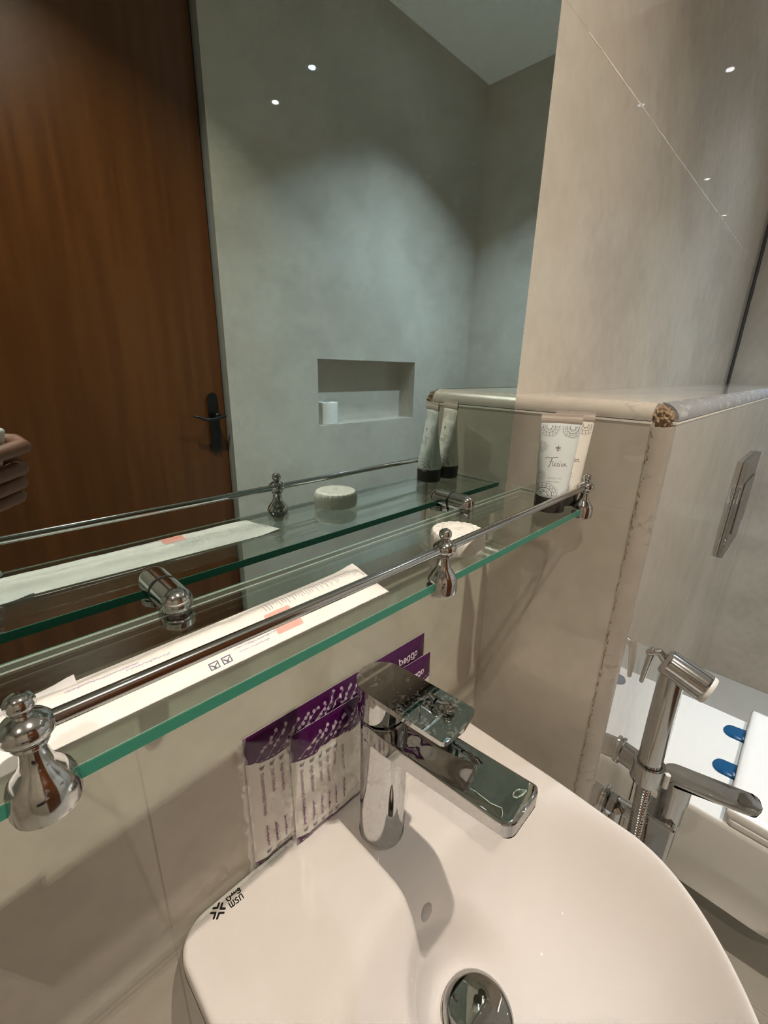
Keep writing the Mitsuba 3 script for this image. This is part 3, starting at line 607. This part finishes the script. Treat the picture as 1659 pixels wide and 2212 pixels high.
# ------------------------------------------------------------------ sanitary packets behind the tap
def wrap_packet(key, x0, x1, z0, z1, yb, lean, tilt, seed, label, strip_t, strip_b, words):
    wd, ht = x1 - x0, z1 - z0
    ca, sa = math.cos(tilt), math.sin(tilt)
    def surf(u, v, h=0.0):
        """u to the right, v up, both in metres"""
        s, t = u / wd, v / ht
        e = np.clip(np.minimum(np.minimum(s, 1 - s) * 9, np.minimum(t, 1 - t) * 9), 0, 1) ** .6
        n = meshkit.fbm(np.stack([s * 7, t * 5, np.full_like(s, seed * 1.7)], -1), 4, seed) - .5
        cr = np.abs(meshkit.fbm(np.stack([s * 16 + t * 6, t * 3 - s * 4, np.full_like(s, seed + 4.)], -1), 3, seed + 3) - .5)
        bulge = .0065 * e + .0040 * n * e + .0013 * (1 - np.clip(cr * 8, 0, 1)) * e - .0030 * np.exp(-((s - .42 - .02 * np.sin(t * 5)) / .022) ** 2) * e + h
        y = yb - lean * (1 - t) - bulge
        return np.stack([x0 + u * ca - v * sa * .0, y, z0 + v + u * sa], -1)
    def patch(u0, u1, v0, v1, nu, nv, h=0.0, wav=0.0):
        def fn(a, b):
            u = u0 + (u1 - u0) * a
            lo = v0 + (wav * np.sin(u * 52 + seed) + wav * .6 * np.sin(u * 131 + 2) if wav else 0)
            return surf(u, lo + (v1 - lo) * b, h)
        return grid(nu, nv, fn)
    body = patch(0, wd, 0, ht, 120, 80)
    back = grid(2, 2, lambda a, b: np.stack([x0 + a * wd, yb + 0 * a - lean * (1 - b) * .999, z0 + b * ht + a * wd * sa], -1)); back.invert()
    add(key + '__wrapper', cat(body, back), M('pack_white'), smooth=45)
    tp = patch(0, wd, ht - strip_t, ht, 120, 18, .0004, .0022)
    bt = patch(wd * .0, wd, 0, strip_b, 120, 8, .0004)
    add(key + '__purple_border', cat(tp, bt), M('pack_purple'), smooth=45, label='dark purple printed border')
    on = lambda x, y, h: surf(x, y, h + .0008)
    rot = lambda g: affinity.rotate(g, -90, origin=(0, 0))
    fl_ = []
    r = np.random.default_rng(seed)
    for i in range(int(wd / .0125)):
        x = .012 + i * .0125
        tip = (x + .020, ht - .006 - r.uniform(0, .006)); st = (x - .004, ht - strip_t + .003)
        mid = ((x + tip[0]) / 2 - .002, (st[1] + tip[1]) / 2 + .003)
        fl_.append(stroke([st, mid, tip], .0004))
        for k in range(5):
            t = .35 + .16 * k
            c = (st[0] + (tip[0] - st[0]) * t + r.uniform(-.002, .002), st[1] + (tip[1] - st[1]) * t + r.uniform(-.001, .003))
            for a in range(5):
                w = (c[0] + .0011 * math.cos(a * 1.257), c[1] + .0011 * math.sin(a * 1.257))
                fl_.append(Point(w).buffer(.0009, quad_segs=3).difference(Point(w).buffer(.0005, quad_segs=3)))
    fl_ += [sbox(.006 + i * .0062, ht - strip_t + .0022, .0095 + i * .0062, ht - strip_t + .0030) for i in range(int(wd / .0062) - 1)] + [sbox(.006 + i * .0062, strip_b * .42, .0095 + i * .0062, strip_b * .56) for i in range(int(wd / .0062) - 1)]
    area = sbox(.002, ht - strip_t + .001, wd - .075, ht - .001).union(sbox(.002, .001, wd - .002, strip_b)).union(sbox(.002, ht - strip_t + .0015, wd - .002, ht - strip_t + .0035))
    add(key + '__flower_print', decal(union_all(fl_).intersection(area), on, .004), M('ink_pink'), kind='stuff', label='pale pink blossom sprigs')
    nm = text('beggo', .0090, True); nm.apply_translation((wd - .058, ht - strip_t * .62, 0))
    add(key + '__name_print', decal(nm, on, .004), M('ink_pink'), kind='stuff', label='pale pink lettering')
    dark, purple = [], []
    for i, (tw, x, black) in enumerate(words):
        h = .0036
        t_ = text(tw, h); t_.apply_transform(trimesh.transformations.rotation_matrix(-math.pi / 2, (0, 0, 1))); t_.apply_translation((x, ht - strip_t - .014, 0))
        (dark if black else purple).append(decal(t_, on, .004))
        g = affinity.translate(affinity.rotate(squiggle(seed * 31 + i, .026, .0034), 90, origin=(0, 0)), x + .003, strip_b + .016)
        (dark if black else purple).append(decal(affinity.scale(g, -1, 1), on, .004))
        if not black:
            for yy in (ht - strip_t - .0095, strip_b + .006):
                g = union_all([sbox(x, yy, x + .0038, yy + .0038).difference(sbox(x + .0005, yy + .0005, x + .0033, yy + .0033)), stroke([(x + .0008, yy + .0022), (x + .0018, yy + .0008), (x + .0048, yy + .0046)], .0008)])
                dark.append(decal(g, on, .004))
    add(key + '__text_print', cat(*purple), M('ink_purple'), kind='stuff', label='purple lines of print')
    add(key + '__tick_print', cat(*dark), M('ink_dark'), kind='stuff', label='ticked boxes and dark print')
    edge = grid(6, 60, lambda a, b: np.stack([x0 - .009 * a + .0015 * np.sin(b * 40 + a * 3), yb - lean * (1 - b) - .004 - .006 * a * meshkit.noise(np.stack([b * 22, a * 3, a * 0], -1), seed), z0 + b * (ht + .004)], -1))
    add(key + '__clear_film', edge, M('film'), smooth=45, label='crinkled clear film margin')
tag('sanitary_packet', 'purple and white film packet leaning on the wall, the left and rear one of two', 'packet', 'purple and white packets behind the tap')
wrap_packet('sanitary_packet', .1390, .4050, -.5035, -.3340, W - .0010, .002, -.020, 2, '', .034, .007,
            [('Environmentally friendly', .0120, False), ('Soft Texture', .0225, False), ('High Absorbent', .0330, False), ('Lint Free', .0435, False)])
tag('sanitary_packet_001', 'purple and white film packet in front of the other one, close behind the tap', 'packet', 'purple and white packets behind the tap')
wrap_packet('sanitary_packet_001', .1830, .4090, -.5035, -.3555, W - .0100, .004, -.050, 5, '', .032, .010,
            [('Environmentally friendly', .0080, False), ('High Absorbent', .0190, False), ('Soft Texture', .0300, False), ('High Absorbent', .0400, False), ('Lint Free', .0500, False), ('Size 18x18 cm', .0620, True)])

# ------------------------------------------------------------------ toilet
TX, TB = 1.195, -D - .0005
def dshape(hw, y0, y1, n=48, rb=.02):
    ym = y1 + hw * .95
    p = [(TX - hw, y0), (TX + hw, y0)]
    q = [(TX + hw * math.cos(t), ym - (ym - y1) * math.sin(t)) for t in np.linspace(0, math.pi, n)]
    return Polygon([(TX - hw, y0)] + [(TX + hw, y0)] + q)
def loft(polys, zs, n=160):
    R = []
    for p, z in zip(polys, zs):
        l = LineString(p.exterior.coords)
        c0 = l.project(Point(TX, p.bounds[3]))
        R.append(np.array([(*l.interpolate((c0 + s * l.length) % l.length).coords[0], z) for s in np.linspace(0, 1, n, endpoint=False)]))
    V = np.vstack(R + [[[TX, np.mean(R[0][:, 1]), zs[0]]], [[TX, np.mean(R[-1][:, 1]), zs[-1]]]])
    F = []
    for i in range(len(R) - 1):
        for j in range(n):
            k = (j + 1) % n
            F += [[i * n + j, i * n + k, (i + 1) * n + k], [i * n + j, (i + 1) * n + k, (i + 1) * n + j]]
    e = len(R) * n
    for j in range(n):
        k = (j + 1) % n
        F += [[e, k, j], [e + 1, (len(R) - 1) * n + j, (len(R) - 1) * n + k]]
    m = trimesh.Trimesh(V, F, process=True); m.fix_normals()
    return m
tag('toilet', 'white wall-hung toilet with closed seat below the flush plate', 'toilet')
add('toilet__bowl', loft([dshape(.120, TB, -.50), dshape(.165, TB, -.60), dshape(.190, TB, -.675), dshape(.199, TB, -.705), dshape(.202, TB, -.712), dshape(.199, TB - .000, -.709), dshape(.196, TB - .000, -.706)], [-1.185, -1.155, -1.06, -.98, -.912, -.9025, -.900]), M('toilet_white'), smooth=35)
add('toilet__seat', loft([dshape(.196, -.352, -.712), dshape(.199, -.350, -.716), dshape(.199, -.350, -.716), dshape(.196, -.352, -.712)], [-.8985, -.894, -.884, -.8805]), M('seat_white'), smooth=40)
add('toilet__lid', loft([dshape(.197, -.346, -.716), dshape(.200, -.343, -.720), dshape(.200, -.343, -.720), dshape(.196, -.348, -.714), dshape(.180, -.360, -.70)], [-.8790, -.874, -.862, -.8560, -.853]), M('seat_white'), smooth=40)
for x in (1.165, 1.318):
    cv = m3.Manifold.batch_hull([m3.Manifold.cylinder(.006, .0245, .021, 40).scale((1, .75, 1)).translate((x, -.317, -.8995)), m3.Manifold.cylinder(.009, .0235, .021, 40).scale((1, .5, 1)).translate((x, -.343, -.8995))])
    add('toilet__hinge_cover', cv, M('blue'), smooth=35, label='dark blue hinge cover')

# flush plate
tag('flush_plate', 'glossy chrome dual flush plate on the cistern wall', 'flush plate')
fx0, fx1, fz0, fz1 = 1.392, 1.650, -.462, -.203
add('flush_plate__frame', rbox(fx0, fx1, -D - .0125, -D - .0004, fz0, fz1, .0018, 12), M('chrome'), smooth=30)
add('flush_plate__button', rbox(fx0 + .035, fx0 + .145, -D - .0165, -D - .0120, fz0 + .060, fz1 - .060, .0015, 10), M('chrome'), smooth=30)
add('flush_plate__button', rbox(fx0 + .149, fx1 - .035, -D - .0165, -D - .0120, fz0 + .060, fz1 - .060, .0015, 10), M('chrome'), smooth=30)

# ------------------------------------------------------------------ hand shower, holder, valve
tag('hand_shower', 'chrome bidet hand shower with ribbed hose hanging by the toilet', 'hand shower')
a, b = np.array([.700, -.2235, -.612]), np.array([.700, -.2215, -.418])
add('hand_shower__grip', lathe_on([(0, 0), (.0140, 0), (.0155, .002), (.0172, .012), (.0176, .09), (.0172, .185), (.0165, .195), (0, .195)], a, b, 48), M('chrome_soft'), smooth=35)
h0, h1 = np.array([.700, -.2070, -.4100]), np.array([.700, -.2690, -.4300])
hl = np.linalg.norm(h1 - h0)
add('hand_shower__head', lathe_on([(0, 0), (.0170, 0), (.0195, .0025), (.0205, .008), (.0212, hl - .010), (.0205, hl - .0060), (0, hl - .0060)], h0, h1, 56), M('chrome_soft'), smooth=35)
hd = (h1 - h0) / hl
add('hand_shower__rim', lathe_on([(.0170, 0), (.0212, 0), (.0214, .0035), (.0200, .0058), (.0172, .0062), (.0170, 0)], h0 + hd * (hl - .0062), h0 + hd * (hl + 1), 56), M('plastic_white'), smooth=40, label='white plastic rim')
add('hand_shower__nozzle_plate', cyl(h0 + hd * (hl - .0062), h0 + hd * (hl - .0022), .0172, 40), M('nozzle'), smooth=40)
ux = np.array([1.0, 0, 0]); uz = np.cross(hd, ux)
noz = []
for r_, k in ((.0035, 5), (.0078, 10), (.0122, 15)):
    for t in np.arange(k) * 2 * math.pi / k:
        c = h0 + hd * (hl - .0022) + r_ * (math.cos(t) * ux + math.sin(t) * uz)
        noz.append(cyl(c, c + hd * .0018, .0011, 8))
add('hand_shower__nozzle', cat(*noz), M('plastic_white'), kind='stuff', label='ring of small spray nozzles')
tr = m3.Manifold.batch_hull([m3.Manifold.sphere(.0075, 20).translate((.700, -.2085, -.4080)), m3.Manifold.sphere(.0055, 20).translate((.700, -.1990, -.4000))]) + m3.Manifold.batch_hull([m3.Manifold.sphere(.0055, 20).translate((.700, -.1990, -.400)), m3.Manifold.sphere(.0050, 20).translate((.694, -.1870, -.404))]) + m3.Manifold.batch_hull([m3.Manifold.sphere(.0050, 20).translate((.696, -.1900, -.400)), m3.Manifold.sphere(.0032, 20).translate((.701, -.1850, -.462)), m3.Manifold.sphere(.0045, 20).translate((.704, -.1865, -.43))])
add('hand_shower__trigger', tr, M('chrome_soft'), smooth=40, label='chrome trigger lever')
nh = 320
hs = np.linspace(0, 1, nh)
hosep = np.stack([.700 + .004 * np.sin(hs * 2.2) - .010 * hs ** 2, -.2240 - .012 * hs - .01 * hs ** 3, -.628 - .30 * hs], 1)
add('hand_shower__hose', tube(hosep, .0098 + .0014 * np.sin(hs * 2 * np.pi * 52), 20), M('chrome_soft'), smooth=50, label='ribbed metal hose')
tag('shower_holder', 'chrome wall holder gripping the bidet hand shower', 'holder')
arm = tm2man(cyl((.716, -D - .0004, -.6205), (.7008, -.2290, -.6165), .0180, 48, bevel=.002)) + m3.Manifold.cylinder(.036, .0228, .0228, 56).translate((.7003, -.2235, -.634))
arm = arm - m3.Manifold.cylinder(.08, .0181, .0181, 48).translate((.7000, -.2236, -.66))
add('shower_holder__arm', arm, M('chrome_soft'), smooth=35)
add('shower_holder__wall_disc', cyl((.717, -D - .0002, -.6205), (.7166, -D - .0065, -.6205), .0225, 48, bevel=.0015), M('chrome_soft'), smooth=35)
add('shower_holder__clip', cat(cyl((.7003, -.2505, -.6300), (.7003, -.2505, -.6020), .0042, 16, bevel=.001)), M('plastic_white'), smooth=40, label='pale plastic clip')
tag('bidet_mixer', 'chrome wall mixer valve with a long flat lever beside the toilet', 'mixer valve')
vx, vy = .752, -.2620
add('bidet_mixer__cartridge', lathe([(0, -.735), (.0195, -.735), (.0205, -.732), (.0205, -.690), (.0225, -.686), (.0225, -.646), (.0215, -.644), (0, -.644)], 56).apply_translation((vx, vy, 0)), M('chrome_soft'), smooth=35)
lev = m3.Manifold.batch_hull([m3.Manifold.cylinder(.008, .0232, .0236, 56).translate((vx, vy, -.6445)), m3.Manifold.cylinder(.005, .0105, .0105, 40).translate((vx - .0115, -.3520, -.6220)), m3.Manifold.cylinder(.005, .0105, .0105, 40).translate((vx + .0115, -.3520, -.6220)), m3.Manifold.cylinder(.005, .006, .006, 40).translate((vx, -.3600, -.6215))])
add('bidet_mixer__lever', lev, M('chrome'), smooth=30, label='flat chrome lever')
add('bidet_mixer__valve_body', cat(rbox(vx - .030, vx + .020, vy - .018, -.215, -.800, -.722, .006, 16)), M('chrome'), smooth=35)
add('bidet_mixer__outlet', cyl((vx - .004, vy + .002, -.798), (vx - .004, vy + .002, -.86), .0125, 28, bevel=.001), M('chrome_soft'), smooth=35)
add('bidet_mixer__wall_pipe', cyl((.735, -D - .0004, -.752), (.738, -.2170, -.752), .0150, 28), M('chrome_soft'), smooth=35)
tag('angle_valve', 'small chrome angle valve with hexagonal nut on the cistern wall behind the hose', 'valve')
add('angle_valve__rosette', lathe_on([(0, 0), (.026, 0), (.025, .003), (.014, .007), (0, .007)], (.690, -D - .0003, -.712), (.690, -D - 1, -.712), 40), M('chrome_soft'), smooth=40)
add('angle_valve__nut', cyl((.690, -D - .0072, -.712), (.690, -D - .0200, -.712), .0190, 6, bevel=.0015), M('chrome_soft'))
add('angle_valve__elbow', cat(cyl((.690, -D - .019, -.712), (.690, -D - .026, -.718), .0100, 28), cyl((.690, -D - .0215, -.712), (.690, -D - .0215, -.775), .0100, 28, bevel=.001)), M('chrome_soft'), smooth=40)

# ------------------------------------------------------------------ toilet roll in the niche
rk = 'toilet_roll'
tag(rk, 'white toilet roll standing at the left end of the wall niche', 'toilet roll')
rc = (1.293, -L - .056, NZ0 + .0003)
add(rk + '__paper', lathe([(.019, 0), (.0485, 0), (.0500, .002), (.0500, .095), (.0485, .097), (.019, .097), (.019, 0)], 64).apply_translation(rc), M('roll'), smooth=40)
add(rk + '__cardboard_core', lathe([(.0178, .0005), (.0190, .0005), (.0190, .0970), (.0178, .0970), (.0178, .0005)], 40).apply_translation(rc), M('card'), smooth=40)

# ------------------------------------------------------------------ hand of the photographer with a white phone (behind the lens, seen in the mirror's left edge)
O = np.array([0.0, -0.29, 0.0])
PT = lambda r, d, f: O + RIGHT * r + DOWN * d + FWD * f
def chain(pts, rad, seg=18):
    s = [m3.Manifold.sphere(r, seg).translate(tuple(p)) for p, r in zip(pts, rad)]
    return sum((m3.Manifold.batch_hull([x, y]) for x, y in zip(s[1:-1], s[2:])), m3.Manifold.batch_hull(s[:2]))
pc = [(.040, .086), (.118, .086), (.118, .236), (.040, .236)]
ph = m3.Manifold.batch_hull([m3.Manifold.sphere(.0042, 16).translate(tuple(PT(r + (.008 if r < .08 else -.008), d + (.008 if d < .16 else -.008), f))) for r, d in pc for f in (-.012, -.016)])
add('phone', ph, M('phone'), smooth=40, label='white phone held in the hand at the left edge of the mirror', cat='phone')
palm = m3.Manifold.batch_hull([m3.Manifold.sphere(r, 20).translate(tuple(PT(*p))) for p, r in [((.121, .118, -.035), .013), ((.127, .150, -.037), .016), ((.131, .190, -.039), .017), ((.112, .215, -.041), .018), ((.090, .200, -.041), .014), ((.096, .130, -.037), .012)]])
fingers = []
for i, (d0, ln_) in enumerate([(.112, .050), (.141, .058), (.161, .056), (.180, .046)]):
    fingers.append(chain([PT(.124, d0 + .003, -.028), PT(.1335, d0, -.013), PT(.125, d0 - .001, .0020), PT(.124 - ln_ * .5, d0 + .001, .0022), PT(.124 - ln_, d0 + .004, .0010)], [.0100, .0100, .0096, .0090, .0080]))
thumb = chain([PT(.112, .190, -.040), PT(.098, .160, -.038), PT(.080, .136, -.033), PT(.066, .122, -.0300)], [.0150, .0125, .0105, .0090])
arm = m3.Manifold.batch_hull([m3.Manifold.sphere(.024, 20).translate(tuple(PT(.108, .225, -.042))), m3.Manifold.sphere(.027, 20).translate(tuple(PT(.085, .290, -.075)))])
hand = palm + thumb + arm
for q in fingers: hand = hand + q
hm = man2tm(hand.refine_to_length(.0032))
hm = trimesh.Trimesh(hm.vertices, hm.faces, process=True)
trimesh.smoothing.filter_taubin(hm, iterations=8)
add('person', hm, M('skin'), smooth=True, label='brown hand of the photographer holding a white phone, seen at the mirror edge', cat='person')
slv = lathe_on([(.0, .0), (.031, .0), (.034, .003), (.046, .22), (.043, .222), (0, .222)], PT(.085, .288, -.072), PT(.02, .44, -.26), 40)
add('person__sleeve', slv, M('sleeve'), smooth=40, label='dark sleeve')
